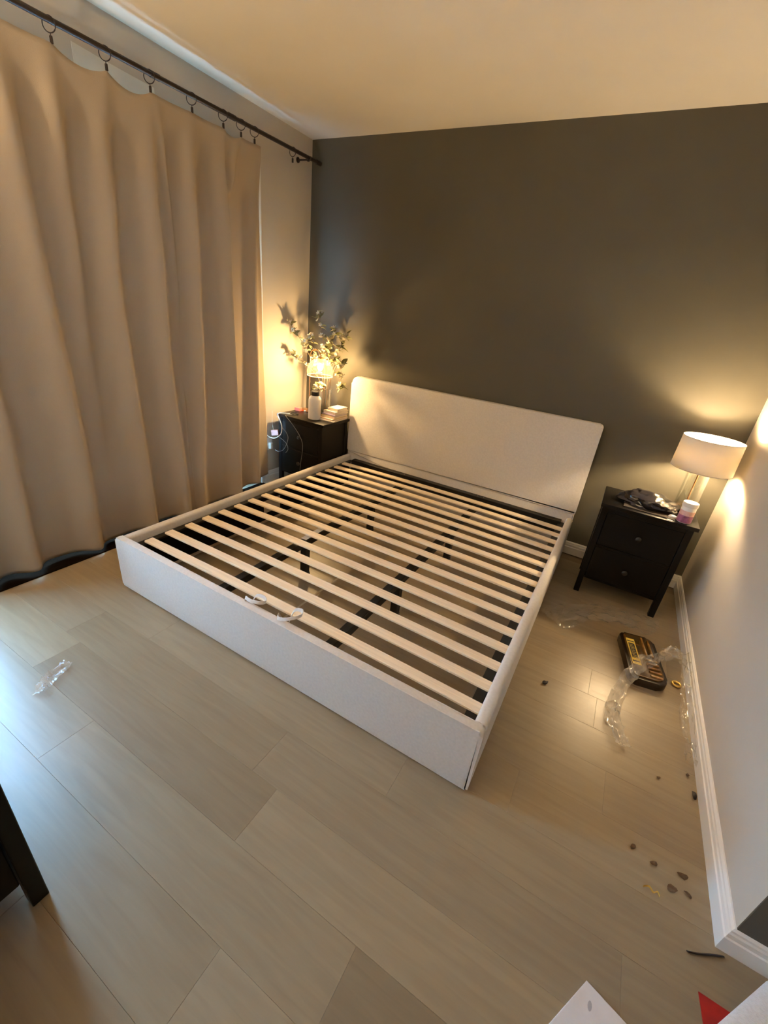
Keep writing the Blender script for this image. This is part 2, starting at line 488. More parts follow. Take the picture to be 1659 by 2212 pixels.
# ---------------------------------------------------------------- curtain, rod, rings
RX = 0.105; RZ = 2.508
ROD_TILT = 0.012
def rodz(y):
    return RZ + (y + 1.2) * ROD_TILT
rod = thing('curtain_rod', 'dark bronze curtain rod running under the ceiling above the tan curtain', 'curtain rod', (RX, -1.2, rodz(-1.2)))
bm = tube(bmesh.new(), [(0, y + 1.2, (y + 1.2) * ROD_TILT) for y in (-3.05, -1.2, -0.06)], 0.0125, 14)
obj('pole', bm, M['rod'], rod, 40)
for ja in (-0.92, -1.42):
    obj('pole_joint', tube(bmesh.new(), [(0, ja + 1.2, (ja + 1.2) * ROD_TILT), (0, ja + 1.25, (ja + 1.25) * ROD_TILT)], 0.015, 14), M['rod'], rod, 40)
bm = bmesh.new()
tube(bm, [(0, -0.075 + 1.2, 1.125 * ROD_TILT), (0, -0.03 + 1.2, 1.17 * ROD_TILT)], 0.0165, 16)
obj('finial', bm, M['rod'], rod, 40)
bm = bmesh.new()
tube(bm, [(-RX + 0.004, 1.03, 1.03 * ROD_TILT - 0.01), (-0.02, 1.03, 1.03 * ROD_TILT - 0.012), (0, 1.03, 1.03 * ROD_TILT - 0.016)], 0.006, 10)
lathe(bm, [(0.018, 0.0), (0.018, 0.006)], n=16)
for v in bm.verts[-32:]:
    v.co = Vector((-RX + 0.0005 + v.co.z, 1.03 + v.co.x, 1.03 * ROD_TILT - 0.01 + v.co.y))
tube(bm, [(0.021 * math.cos(a), 1.03, 1.03 * ROD_TILT + 0.021 * math.sin(a)) for a in [PI * (0.9 + i / 10 * 1.2) for i in range(11)]], 0.004, 8)
obj('bracket', bm, M['rod'], rod, 40)

RINGS = [-0.345, -0.711, -0.824, -0.962, -1.179, -1.426, -1.645, -1.874, -2.11, -2.36, -2.62]
WORDS = ['first', 'second', 'third', 'fourth', 'fifth', 'sixth', 'seventh', 'eighth', 'ninth', 'tenth', 'eleventh']
def ring_thing(i, yy):
    zc = rodz(yy) - 0.0145
    lab = 'dark clip ring on the curtain rod, %s from the corner' % WORDS[i]
    if i == 0: lab = 'empty dark clip ring on the bare rod end nearest the corner'
    t = thing('curtain_ring', lab, 'curtain ring', (RX, yy, zc), 'clip rings on the curtain rod')
    rot = Matrix.Rotation(0.5 if i else 0.05, 3, 'Z')
    bm = tube(bmesh.new(), [rot @ Vector((0.0275 * math.cos(a), 0, 0.0275 * math.sin(a))) for a in [2 * PI * j / 20 for j in range(20)]], 0.0022, 6, closed=True)
    obj('ring', bm, M['rod'], t, 60)
    bm = tube(bmesh.new(), [(0, 0, -0.0275), (0, 0, -0.036)], 0.0018, 6)
    box(bm, -0.006, 0.006, -0.0045, 0.0045, -0.062, -0.036, bev=0.0015)
    obj('clip', bm, M['rod'], t, 30)
for i, yy in enumerate(RINGS):
    ring_thing(i, yy)

def lerp_list(pts, z):
    pts = sorted(pts)
    if z <= pts[0][0]: return pts[0][1]
    for (a, u), (b, v) in zip(pts, pts[1:]):
        if z <= b:
            t = (z - a) / (b - a); t = t * t * (3 - 2 * t)
            return u + (v - u) * t
    return pts[-1][1]
# ridges: list of (z, y) track, list of (z, amplitude), width toward +y, width toward -y
RIDGES = [
    ([(2.47, -0.700), (1.3, -0.735), (0.2, -0.765)], [(2.47, 0.005), (1.9, 0.028), (0.2, 0.045)], 0.043, 0.055),
    ([(2.47, -0.965), (2.1, -0.985), (1.3, -0.985), (0.3, -0.975)], [(2.47, 0.030), (1.8, 0.055), (0.2, 0.052)], 0.032, 0.075),
    ([(2.47, -1.190), (2.0, -1.225), (1.3, -1.255), (0.8, -1.27), (0.2, -1.33)], [(2.47, 0.030), (1.6, 0.05), (0.2, 0.045)], 0.055, 0.060),
    ([(2.47, -1.435), (1.9, -1.475), (1.1, -1.50), (0.2, -1.47)], [(2.47, 0.02), (1.6, 0.045), (0.2, 0.055)], 0.049, 0.075),
    ([(2.47, -1.40), (2.2, -1.375), (1.7, -1.36), (0.9, -1.38)], [(2.47, 0.016), (2.1, 0.022), (1.6, 0.012), (1.2, 0.0)], 0.023, 0.03),
    ([(0.9, -1.38), (0.2, -1.40)], [(0.2, 0.012), (0.8, 0.012), (1.0, 0.0)], 0.017, 0.02),
    ([(2.47, -1.66), (2.0, -1.715), (1.5, -1.755), (0.3, -1.735)], [(2.47, 0.02), (1.6, 0.042), (0.2, 0.05)], 0.049, 0.075),
    ([(2.40, -1.895), (1.8, -1.92), (1.0, -1.95), (0.6, -1.96)], [(2.47, 0.035), (1.8, 0.03), (0.9, 0.012), (0.4, 0.0)], 0.043, 0.06),
    ([(2.45, -2.09), (1.8, -2.11), (0.6, -2.10), (0.1, -2.11)], [(2.47, 0.02), (1.8, 0.055), (0.1, 0.05)], 0.052, 0.085),
    ([(2.45, -2.36), (1.0, -2.41), (0.1, -2.44)], [(2.47, 0.02), (1.5, 0.05), (0.1, 0.05)], 0.052, 0.08),
    ([(2.45, -2.60), (0.1, -2.65)], [(2.47, 0.02), (1.5, 0.05), (0.1, 0.05)], 0.052, 0.08),
    ([(2.48, -0.828), (2.25, -0.895), (2.08, -0.94)], [(2.48, 0.012), (2.35, 0.038), (2.15, 0.03), (2.06, 0.0)], 0.023, 0.035),
]
Y0C, Y1C = -2.74, -0.655
def sag(y):
    rs = sorted(RINGS[1:])
    for a, b in zip(rs, rs[1:]):
        if a <= y <= b:
            t = (y - a) / (b - a)
            d = 0.003
            if abs(a + 1.874) < .01: d = 0.032
            if abs(a + 1.645) < .01: d = 0.038
            if abs(a + 0.962) < .01: d = 0.022
            return d * math.sin(PI * t) ** 0.8
    return 0.0
def curtain_point(u, v):
    y = Y0C + (Y1C - Y0C) * u
    ztop = rodz(y) - 0.0735 - sag(y)
    zb = 0.03 + 0.016 * math.sin(y * 7) * 0.4 + max(0, (y + 1.15)) ** 1.2 * 0.16
    z = zb + (ztop - zb) * v
    yl = y
    if v < 1 and u > 0.94:
        yl = y + (0.065 * (1 - v) * (u - 0.94) / 0.06)
    x = 0.0
    for tr, am, wp, wn in RIDGES:
        c = lerp_list(tr, z); A = lerp_list(am, z)
        d = yl - c
        w = 0.85 * (wp if d > 0 else wn)
        x += A * math.exp(-(d / w) ** 2)
    x = 0.18 * math.tanh(x * 1.75 / 0.18)
    pinch = 0.02 * (1 - abs(v - 0.5) * 2)
    x += 0.066 + 0.010 * noise.noise((y * 3.1, z * 0.9, 0.3)) + 0.004 * noise.noise((y * 14, z * 2.5, 4.3))
    top = max(0.0, (v - 0.86) / 0.14)
    top = 0.92 * top * top * (3 - 2 * top)
    x = x * (1 - top) + RX * top
    return (x, yl, z)
NU, NV = 420, 110
bm = bmesh.new()
grid = [[bm.verts.new(curtain_point(i / NU, j / NV)) for i in range(NU + 1)] for j in range(NV + 1)]
for j in range(NV):
    for i in range(NU):
        bm.faces.new((grid[j][i], grid[j][i + 1], grid[j + 1][i + 1], grid[j + 1][i]))
cur = obj('curtain', bm, M['curtain'], smooth=180)
sm = cur.modifiers.new('thickness', 'SOLIDIFY'); sm.thickness = 0.0016
tag(cur, 'tan floor length curtain hanging in soft folds over the glass door', 'curtain')

# ---------------------------------------------------------------- bed
BX0, BX1, BF = 0.5636, 2.6129, -2.229
bed = thing('bed_frame', 'cream upholstered double bed frame with bare wooden slats', 'bed', ((BX0 + BX1) / 2, -1.15, 0))
BO = Vector((-(BX0 + BX1) / 2, 1.15, 0))
def bpart(name, bm, mt, par=None, smooth=None, label=None):
    o = obj(name, off(bm, BO), mt, par or bed, smooth)
    if label: o['label'] = label
    return o
HY0, HY1 = -0.075, -0.020
poly = rrect(BX0, BX1, 0.352, 1.019, (0.004, 0.004, 0.024, 0.06), 8)
hb = prism(bmesh.new(), poly, HY0, HY1, 'y', bev=0.016, seg=4)
bpart('headboard', hb, M['cream'], None, 40)
bm = prism(bmesh.new(), rrect(BX0 + 0.004, BX1 - 0.004, 0.02, 0.350, (0.004,) * 4, 2), HY0 + 0.004, HY1, 'y', bev=0.008, seg=3)
bpart('headboard_base', bm, M['cream'], None, 40)
FBY = BF + 0.037
bm = prism(bmesh.new(), rrect(BX0, BX1, 0.014, 0.319, (0.008, 0.008, 0.016, 0.016), 5), BF, FBY, 'y', bev=0.013, seg=4)
bpart('footboard', bm, M['cream'], None, 40)
RW = 0.046
for sgn, x in ((-1, BX0), (1, BX1)):
    xi = x - sgn * RW
    a, b = min(x, xi), max(x, xi)
    bm = prism(bmesh.new(), rrect(a, b, 0.022, 0.314, (0.006, 0.006, 0.018, 0.018), 5), FBY + 0.006, HY0 - 0.002, 'y', bev=0.006, seg=2)
    rail = bpart('side_rail', bm, M['cream'], None, 40)
    # black lining and the tan turnover on the inner face
    i0, i1 = (xi, xi + 0.005) if sgn < 0 else (xi - 0.005, xi)
    bpart('lining', B(i0, i1, FBY + 0.02, HY0 - 0.02, 0.044, 0.262), M['blackcloth'], rail)
    bpart('edging', B(i0, i1 + 0.001 if sgn < 0 else i1, FBY + 0.02, HY0 - 0.02, 0.024, 0.044), M['tan'], rail)
    if sgn < 0:
        bpart('paper_label', B(i1, i1 + 0.0012, -1.20, -1.03, 0.100, 0.20), M['bk_grey'], rail, label='grey white paper label on black lining')
    l0, l1 = (xi + 0.006, xi + 0.045) if sgn < 0 else (xi - 0.045, xi - 0.006)
    bm = B(l0, l1, FBY + 0.012, HY0 - 0.012, 0.262, 0.267, bev=0.001)
    box(bm, (l0 if sgn < 0 else l1 - 0.004), (l0 + 0.004 if sgn < 0 else l1), FBY + 0.012, HY0 - 0.012, 0.232, 0.262)
    bpart('slat_ledge', bm, M['blackmetal'], None, label='black metal ledge carrying the slat ends')
# cross bars at both ends
bm = B(BX0 + 0.095, BX1 - 0.075, HY0 - 0.052, HY0 + 0.002, 0.19, 0.285, bev=0.002)
bar = bpart('cross_bar', bm, M['blackmetal'], label='black metal bar below the headboard')
for xx in (1.20, 1.88, 1.93):
    bpart('bolt', lathe(bmesh.new(), [(0.006, 0.285), (0.006, 0.287), (0.003, 0.2885)], xx, HY0 - 0.03, 10), M['steel'], bar)
bpart('cross_bar', B(BX0 + RW + 0.004, BX1 - RW - 0.004, FBY + 0.001, FBY + 0.016, 0.12, 0.272, bev=0.002), M['blackmetal'], label='black metal bar behind the footboard')
# slats
NS = 16
sl0, sl1 = -0.236, -2.094
L0, L1 = 0.642, 2.583
def slat_mesh():
    bm = bmesh.new()
    n = 16; hwid = 0.0255; t = 0.011; L = L1 - L0
    rings = []
    for i in range(n + 1):
        x = -L / 2 + L * i / n
        zb = 0.012 * (1 - (2 * i / n - 1) ** 2)
        c = 0.003
        sec = [(-hwid, 0), (hwid, 0), (hwid, t - c), (hwid - c, t), (-hwid + c, t), (-hwid, t - c)]
        rings.append([bm.verts.new((x, a, b + zb)) for a, b in sec])
    for a, b in zip(rings, rings[1:]):
        for j in range(6):
            bm.faces.new((a[j], a[(j + 1) % 6], b[(j + 1) % 6], b[j]))
    bm.faces.new(rings[0][::-1]); bm.faces.new(rings[-1])
    me = finish(bm); me.materials.append(M['birch'])
    return me
sme = slat_mesh(); sme.name = 'slat'
for i in range(NS):
    o = bpy.data.objects.new('slat', sme); COL.objects.link(o); o.parent = bed
    o.location = ((L0 + L1) / 2 + BO.x + rnd.uniform(-.003, .003), sl0 + (sl1 - sl0) * i / (NS - 1) + BO.y, 0.2672)
# centre beams with legs
for bi, bx in enumerate((1.263, 1.913)):
    bm = B(bx - 0.021, bx + 0.021, FBY + 0.016, HY0 - 0.052, 0.216, 0.258, bev=0.002)
    beam = bpart('support_beam', bm, M['blackmetal'])
    for yy in (-0.735, -1.51):
        bpart('support_leg', B(bx - 0.021, bx + 0.021, yy - 0.021, yy + 0.021, 0.004, 0.216, bev=0.002), M['blackmetal'], beam)
        bpart('foot_cap', B(bx - 0.0235, bx + 0.0235, yy - 0.0235, yy + 0.0235, 0.0, 0.02, bev=0.002), M['blackplastic'], beam)
        bpart('bolt', lathe(bmesh.new(), [(0.006, 0.258), (0.006, 0.26), (0.003, 0.262)], bx, yy + 0.05, 10), M['steel'], beam)
    if bi == 0:
        bpart('sticker', B(bx - 0.026, bx + 0.012, -1.52, -1.32, 0.2582, 0.2592), M['whiteplastic'], beam, label='white sticker on the black beam')
# pull loops of cloth at the foot end
def loop(pts, par):
    pts = [(x, y, 0.312 + (z - 0.312) * 1.3) for x, y, z in pts]
    return bpart('pull_loop', band(bmesh.new(), spline(pts, 6), (0, 0.45, 1), 0.015, 0.003), M['cream'], par, 50)
loop([(1.488, -2.195, 0.312), (1.500, -2.205, 0.338), (1.545, -2.222, 0.350), (1.590, -2.212, 0.352), (1.604, -2.188, 0.350), (1.575, -2.172, 0.352), (1.535, -2.176, 0.344), (1.515, -2.180, 0.312)], None)
loop([(1.700, -2.190, 0.312), (1.690, -2.204, 0.338), (1.715, -2.228, 0.342), (1.765, -2.218, 0.356), (1.800, -2.190, 0.368), (1.785, -2.166, 0.370), (1.745, -2.166, 0.356), (1.728, -2.178, 0.312)], None)

# stripe of light under the slats, built as a thin pale strip
o = obj('light_stripe', band(bmesh.new(), spline([(1.446, -2.08, 0.0016), (1.444, -1.85, 0.0016), (1.449, -1.56, 0.0016), (1.452, -1.40, 0.0016)], 3), (1, 0, 0), 0.012, 0.0016), M['tan'])
tag(o, 'thin pale strip standing in for a stripe of light beneath the bed slats', 'light stripe')

# ---------------------------------------------------------------- nightstands
def nightstand(x0, x1, y0, y1, label):
    """front faces -y"""
    ht = 0.644
    cx, cy = (x0 + x1) / 2, (y0 + y1) / 2
    t = thing('nightstand', label, 'nightstand', (cx, cy, 0), 'pair of dark nightstands')
    a, b, c, d = x0 - cx, x1 - cx, y0 - cy, y1 - cy
    mt = M['blackwood']
    obj('top', B(a, b, c, d, ht - 0.024, ht, bev=0.003, seg=2), mt, t, 40)
    ia, ib, ic, id_ = a + 0.012, b - 0.018, c + 0.012, d - 0.006
    lw = 0.036
    for lx in (ia, ib - lw):
        for ly in (ic, id_ - lw):
            bm = B(lx, lx + lw, ly, ly + lw, 0, ht - 0.024, bev=0.002)
            for v in bm.verts:
                if v.co.z < 0.05:
                    inx = (lx + lw / 2); v.co.x += (inx - v.co.x) * 0.06
            obj('leg', bm, mt, t)
    obj('side_panel', B(ia + 0.006, ia + 0.02, ic + lw, id_ - lw, 0.115, ht - 0.024), mt, t)
    obj('side_panel', B(ib - 0.02, ib - 0.006, ic + lw, id_ - lw, 0.115, ht - 0.024), mt, t)
    obj('back_panel', B(ia + lw, ib - lw, id_ - 0.016, id_ - 0.006, 0.115, ht - 0.024), mt, t)
    obj('bottom_panel', B(ia + lw, ib - lw, ic + 0.006, id_ - 0.016, 0.115, 0.130), mt, t)
    obj('rail', B(ia + lw, ib - lw, ic + 0.004, ic + 0.022, ht - 0.05, ht - 0.024), mt, t)
    obj('rail', B(ia + lw, ib - lw, ic + 0.004, ic + 0.022, 0.352, 0.368), mt, t)
    for z0, z1 in ((0.370, ht - 0.052), (0.132, 0.350)):
        dr = obj('drawer', B(ia + lw + 0.002, ib - lw - 0.002, ic + 0.003, ic + 0.30, z0, z1, bev=0.002), mt, t)
        zc = (z0 + z1) / 2
        prof = [(0.006, 0.0), (0.006, 0.010), (0.015, 0.014), (0.017, 0.020), (0.013, 0.026), (0.004, 0.028)]
        bm = lathe(bmesh.new(), prof, n=18)
        for v in bm.verts:
            x, y, z = v.co; v.co = Vector(((ia + ib) / 2 + x, ic + 0.004 - z, zc + y))
        obj('knob', bm, M['blackplastic'], dr, 50)
    return t
NT = 0.644
nightstand(2.7472, 3.2624, -0.5401, -0.157, 'black brown nightstand to the right of the bed, holding the drum shade lamp')
nightstand(0.0663, 0.5788, -0.4763, -0.085, 'black brown nightstand in the corner left of the bed, holding the branches')

# dark dresser at the left edge of the view
t = thing('dresser', 'tall black brown dresser cut off at the left edge, near the camera', 'dresser', (1.48, -3.70, 0))
def dp(n, *a, par=None, **k):
    bm = B(*a, **k); off(bm, (-1.48, 3.70, 0)); return obj(n, bm, M['blackwood'], par or t)
dp('top', 1.22, 1.735, -4.28, -3.125, 0.93, 0.955, bev=0.003)
for lx in (1.24, 1.682):
    for ly in (-3.173, -4.265):
        bm = B(lx, lx + 0.038, ly, ly + 0.038, 0, 0.93, bev=0.002); off(bm, (-1.48, 3.70, 0)); obj('leg', bm, M['blackwood'], t)
dp('side_panel', 1.278, 1.682, -3.165, -3.14, 0.112, 0.93); dp('side_panel', 1.278, 1.682, -4.262, -4.235, 0.112, 0.93)
dp('back_panel', 1.243, 1.255, -4.22, -3.17, 0.112, 0.93)
for i in range(3):
    z0 = 0.115 + i * 0.272
    dr = dp('drawer', 1.27, 1.716, -4.22, -3.176, z0, z0 + 0.266, bev=0.003)
    for ky in (-3.45, -3.95):
        bm = lathe(bmesh.new(), [(0.006, 0.0), (0.006, 0.010), (0.015, 0.014), (0.017, 0.020), (0.013, 0.026), (0.004, 0.028)], n=16)
        for v in bm.verts:
            x, y, z = v.co; v.co = Vector((1.715 + z, ky + x, z0 + 0.133 + y))
        off(bm, (-1.48, 3.70, 0)); obj('knob', bm, M['blackplastic'], dr, 50)

# ---------------------------------------------------------------- unseen fill lamp, added behind the camera to lift the room light
t = thing('fill_lamp', 'unseen bowl shaped fill lamp added between the left wall and the dresser', 'lamp', (0.50, -3.78, 0))
obj('base', lathe(bmesh.new(), [(0.13, 0), (0.13, 0.015), (0.03, 0.03), (0.012, 0.04)], n=36), M['rod'], t, 40)
obj('pole', tube(bmesh.new(), [(0, 0, 0.03), (0, 0, 1.66)], 0.011, 12), M['rod'], t, 40)
bm = lathe(bmesh.new(), [(0.012, 1.655), (0.07, 1.668), (0.125, 1.715), (0.155, 1.785)], n=40, cap=False)
bw = obj('bowl', bm, M['rod'], t, 60)
md = bw.modifiers.new('thickness', 'SOLIDIFY'); md.thickness = 0.003
bm = bmesh.new(); bmesh.ops.create_uvsphere(bm, u_segments=20, v_segments=10, radius=0.035); off(bm, (0, 0, 1.735))
obj('bulb', bm, M['bulb_fill'], t, 180)

# ---------------------------------------------------------------- right lamp
LX, LY = 3.19, -0.28
t = thing('table_lamp', 'lit table lamp with white drum shade and glass column on right nightstand', 'lamp', (LX, LY, NT))
obj('base_plate', lathe(bmesh.new(), [(0.060, 0), (0.062, 0.003), (0.062, 0.010), (0.058, 0.013)], n=40), M['brass'], t, 40)
bm = lathe(bmesh.new(), [(0.0585, 0.0135), (0.0585, 0.258)], n=48, cap=False)
lathe(bm, [(0.0555, 0.0135), (0.0555, 0.258)], n=48, cap=False)
obj('glass_column', bm, M['glass'], t, 60)
obj('top_cap', lathe(bmesh.new(), [(0.061, 0.258), (0.062, 0.260), (0.062, 0.270), (0.058, 0.273), (0.012, 0.275)], n=40), M['white'], t, 40)
obj('rod', tube(bmesh.new(), [(0, 0, 0.013), (0, 0, 0.258)], 0.0045, 12), M['brass'], t, 40)
obj('socket', lathe(bmesh.new(), [(0.018, 0.274), (0.019, 0.28), (0.019, 0.315), (0.015, 0.32)], n=20), M['whiteplastic'], t, 40)
def ball(bm, c, r, seg=20, squash=1.0):
    re = bmesh.ops.create_uvsphere(bm, u_segments=seg, v_segments=seg // 2, radius=r)
    for v in re['verts']:
        v.co.z *= squash; v.co += Vector(c)
    return bm
obj('bulb', ball(bmesh.new(), (0, 0, 0.35), 0.030), M['bulb_r'], t, 180)
SH0, SH1, SR0, SR1 = 0.270, 0.452, 0.157, 0.152
bm = lathe(bmesh.new(), [(SR0, SH0), (SR1, SH1)], n=72, cap=False)
sh = obj('shade', bm, M['shade'], t, 60)
md = sh.modifiers.new('thickness', 'SOLIDIFY'); md.thickness = 0.0012
for rr, zz in ((SR1, SH1), (SR0, SH0)):
    obj('rim', tube(bmesh.new(), [(rr * math.cos(2 * PI * j / 60), rr * math.sin(2 * PI * j / 60), zz) for j in range(60)], 0.0018, 6, closed=True), M['bk_grey'], sh, 180)
bm = tube(bmesh.new(), [(0.02, 0, 0.318), (0.06, 0, 0.33), (0.10, 0, 0.42), (0.11, 0, 0.438), (SR1 - 0.002, 0, SH1 - 0.004)], 0.0015, 6)
tube(bm, [(-0.02, 0, 0.318), (-0.06, 0, 0.33), (-0.10, 0, 0.42), (-0.11, 0, 0.438), (-SR1 + 0.002, 0, SH1 - 0.004)], 0.0015, 6)
obj('shade_carrier', bm, M['steel'], t, 60)

# ---------------------------------------------------------------- left lamp
BLX, BLY = 0.165, -0.155
t = thing('table_lamp', 'lit copper arc lamp with clear ribbed glass dome among the branches', 'lamp', (BLX, BLY, NT))
obj('base', lathe(bmesh.new(), [(0.075, 0), (0.076, 0.004), (0.074, 0.014), (0.02, 0.018), (0.008, 0.022)], n=36), M['brass'], t, 40)
DX, DY = 0.376 - BLX, -0.285 - BLY
path = [(0, 0, 0.018), (0, 0, 0.30), (0, 0, 0.47), (0.02, -0.01, 0.525), (DX * 0.5, DY * 0.5, 0.553), (DX - 0.02, DY + 0.008, 0.545), (DX, DY, 0.52), (DX, DY, 0.492)]
obj('pole', tube(bmesh.new(), spline(path, 6), 0.0048, 10), M['brass'], t, 60)
hk = [(DX, DY, 0.492), (DX, DY, 0.50), (DX - 0.012, DY - 0.004, 0.525), (DX - 0.014, DY - 0.004, 0.55), (DX - 0.002, DY, 0.562), (DX + 0.008, DY, 0.555)]
obj('hook', tube(bmesh.new(), spline(hk, 5), 0.003, 8), M['white'], t, 60)
dz = 0.405
prof = [(0.016, 0.092), (0.040, 0.087), (0.068, 0.072), (0.091, 0.047), (0.106, 0.016), (0.1115, -0.016), (0.110, -0.036), (0.105, -0.048)]
bm = bmesh.new()
n = 72
rings = []
for rr, zz in prof:
    rings.append([bm.verts.new((DX + rr * (1 + 0.006 * math.cos(12 * 2 * PI * i / n)) * math.cos(2 * PI * i / n), DY + rr * (1 + 0.006 * math.cos(12 * 2 * PI * i / n)) * math.sin(2 * PI * i / n), dz + zz)) for i in range(n)])
for a, b in zip(rings, rings[1:]):
    for i in range(n):
        bm.faces.new((a[i], a[(i + 1) % n], b[(i + 1) % n], b[i]))
dome = obj('glass_shade', bm, M['domeglass'], t, 60)
md = dome.modifiers.new('thickness', 'SOLIDIFY'); md.thickness = 0.002
obj('rim', tube(bmesh.new(), [(DX + 0.106 * math.cos(2 * PI * j / 60), DY + 0.106 * math.sin(2 * PI * j / 60), dz - 0.049) for j in range(60)], 0.0024, 6, closed=True), M['filmheavy'], dome, 180)
obj('socket', lathe(bmesh.new(), [(0.017, 0.065), (0.018, 0.07), (0.018, 0.095), (0.006, 0.1)], DX, DY, 20), M['brass'], t, 40).location = (0, 0, dz)
obj('bulb', ball(bmesh.new(), (DX, DY, dz + 0.022), 0.023, 20, 1.25), M['bulb_l'], t, 180)

# ---------------------------------------------------------------- things on the left nightstand
t = thing('water_bottle', 'white insulated water bottle with black loop lid on left nightstand', 'bottle', (0.385, -0.352, NT))
prof = [(0.050, 0), (0.0535, 0.004), (0.0535, 0.165), (0.050, 0.180), (0.038, 0.196), (0.034, 0.200)]
obj('body', lathe(bmesh.new(), prof, n=36), M['white'], t, 40)
bm = lathe(bmesh.new(), [(0.034, 0.200), (0.037, 0.202), (0.037, 0.232), (0.033, 0.236)], n=30)
lid = obj('lid', bm, M['blackplastic'], t, 40)
ax = Vector((0.863, 0.493, 0)).normalized()
hp = [ax * (-0.033) + Vector((0, 0, 0.232)), ax * (-0.033) + Vector((0, 0, 0.248)), ax * (-0.022) + Vector((0, 0, 0.262)), ax * 0.022 + Vector((0, 0, 0.262)), ax * 0.033 + Vector((0, 0, 0.248)), ax * 0.033 + Vector((0, 0, 0.232))]
obj('loop_handle', band(bmesh.new(), spline(hp, 5), (-ax.y, ax.x, 0), 0.012, 0.004), M['blackplastic'], lid, 50)

# stack of books beside the bottle
BKX, BKY = 0.495, -0.215
books = [  # dx, dy, sx, sy, th, cover, angle, label
    (0.000, -0.015, 0.155, 0.235, 0.010, 'bk_grey', 0.05, 'thin grey booklet at the very bottom of the book stack'),
    (-0.004, -0.006, 0.150, 0.225, 0.014, 'bk_pink', -0.03, 'blush covered book second from the bottom of the stack'),
    (0.000, 0.004, 0.140, 0.205, 0.020, 'bk_yellow', 0.06, 'mustard covered book in the middle of the stack'),
    (0.008, 0.000, 0.135, 0.190, 0.012, 'bk_lilac', 0.0, 'lilac covered thin book below the two cream books'),
    (0.012, 0.010, 0.130, 0.185, 0.024, 'bk_cream', -0.05, 'thick cream book second from the top of the stack'),
    (0.022, 0.020, 0.105, 0.155, 0.024, 'bk_cream', 0.04, 'small cream book lying on top of the stack'),
]
z = NT + 0.0005
for dx, dy, sx, sy, th, cv, ang, lab in books:
    t = thing('book', lab, 'book', (BKX + dx, BKY + dy, z), 'stack of books on the left nightstand')
    t.rotation_euler = (0, 0, ang)
    c = 0.0018
    bm = B(-sx / 2, sx / 2, -sy / 2, sy / 2, 0, c); box(bm, -sx / 2, sx / 2, -sy / 2, sy / 2, th - c, th); box(bm, -sx / 2, -sx / 2 + c, -sy / 2, sy / 2, c, th - c)
    obj('cover', bm, M[cv], t)
    obj('pages', B(-sx / 2 + c, sx / 2 - 0.004, -sy / 2 + 0.004, sy / 2 - 0.004, c, th - c), M['paper'], t)
    z += th + 0.0004

# glass vase with branches
VX, VY = 0.352, -0.165
t = thing('glass_vase', 'clear glass cylinder vase holding the leafy branches', 'vase', (VX, VY, NT))
bm = lathe(bmesh.new(), [(0.056, 0.0), (0.058, 0.004), (0.058, 0.235)], n=44, cap=False)
lathe(bm, [(0.053, 0.012), (0.0545, 0.235)], n=44, cap=False)
f = [v for v in bm.verts if abs(v.co.z) < 1e-5]
bm.faces.new(f)
obj('glass', bm, M['glass'], t, 60)
obj('rim', tube(bmesh.new(), [(0.0565 * math.cos(2 * PI * j / 48), 0.0565 * math.sin(2 * PI * j / 48), 0.236) for j in range(48)], 0.002, 6, closed=True), M['domeglass'], t, 180)
obj('water', lathe(bmesh.new(), [(0.052, 0.013), (0.0525, 0.085)], n=40), M['water'], t, 60)

def leaf_mesh(L=0.05, Wd=0.020, curl=0.25):
    bm = bmesh.new()
    rows = []
    n = 5
    for i in range(n + 1):
        u = i / n
        w = Wd * math.sin(PI * min(1, u * 0.92 + 0.08)) ** 0.8 * (1 - 0.25 * u)
        if i == n: w = 0.0006
        zc = -curl * L * u * u
        rows.append([bm.verts.new((L * u, -w, zc + 0.25 * w)), bm.verts.new((L * u, 0, zc)), bm.verts.new((L * u, w, zc + 0.25 * w))])
    for a, b in zip(rows, rows[1:]):
        bm.faces.new((a[0], a[1], b[1], b[0])); bm.faces.new((a[1], a[2], b[2], b[1]))
    return bm
def flower_mesh(r=0.017):
    bm = bmesh.new()
    for k in range(5):
        a = 2 * PI * k / 5
        c, s = math.cos(a), math.sin(a)
        pts = [(0, 0, 0), (0.55, 0.36, 0.22), (1.0, 0.22, 0.48), (1.02, -0.22, 0.48), (0.55, -0.36, 0.22)]
        vs = [bm.verts.new((r * (c * x - s * y), r * (s * x + c * y), r * z)) for x, y, z in pts]
        mid = bm.verts.new((r * c * 0.6, r * s * 0.6, r * 0.16))
        for i in range(5):
            bm.faces.new((vs[i], vs[(i + 1) % 5], mid))
    return bm
def shared(bm, mt):
    me = finish(bm); me.materials.append(mt)
    me.polygons.foreach_set('use_smooth', [True] * len(me.polygons))
    return me
LEAVES = [shared(leaf_mesh(0.048, 0.015, 0.2), M['leaf']), shared(leaf_mesh(0.036, 0.013, 0.4), M['leaf'])]
FLOWERS = [shared(flower_mesh(0.018), M['blossom']), shared(flower_mesh(0.014), M['blossom'])]
for me in LEAVES: me.name = 'leaf'
for me in FLOWERS: me.name = 'blossom'
DOME = Vector((BLX + DX, BLY + DY, NT + 0.42))
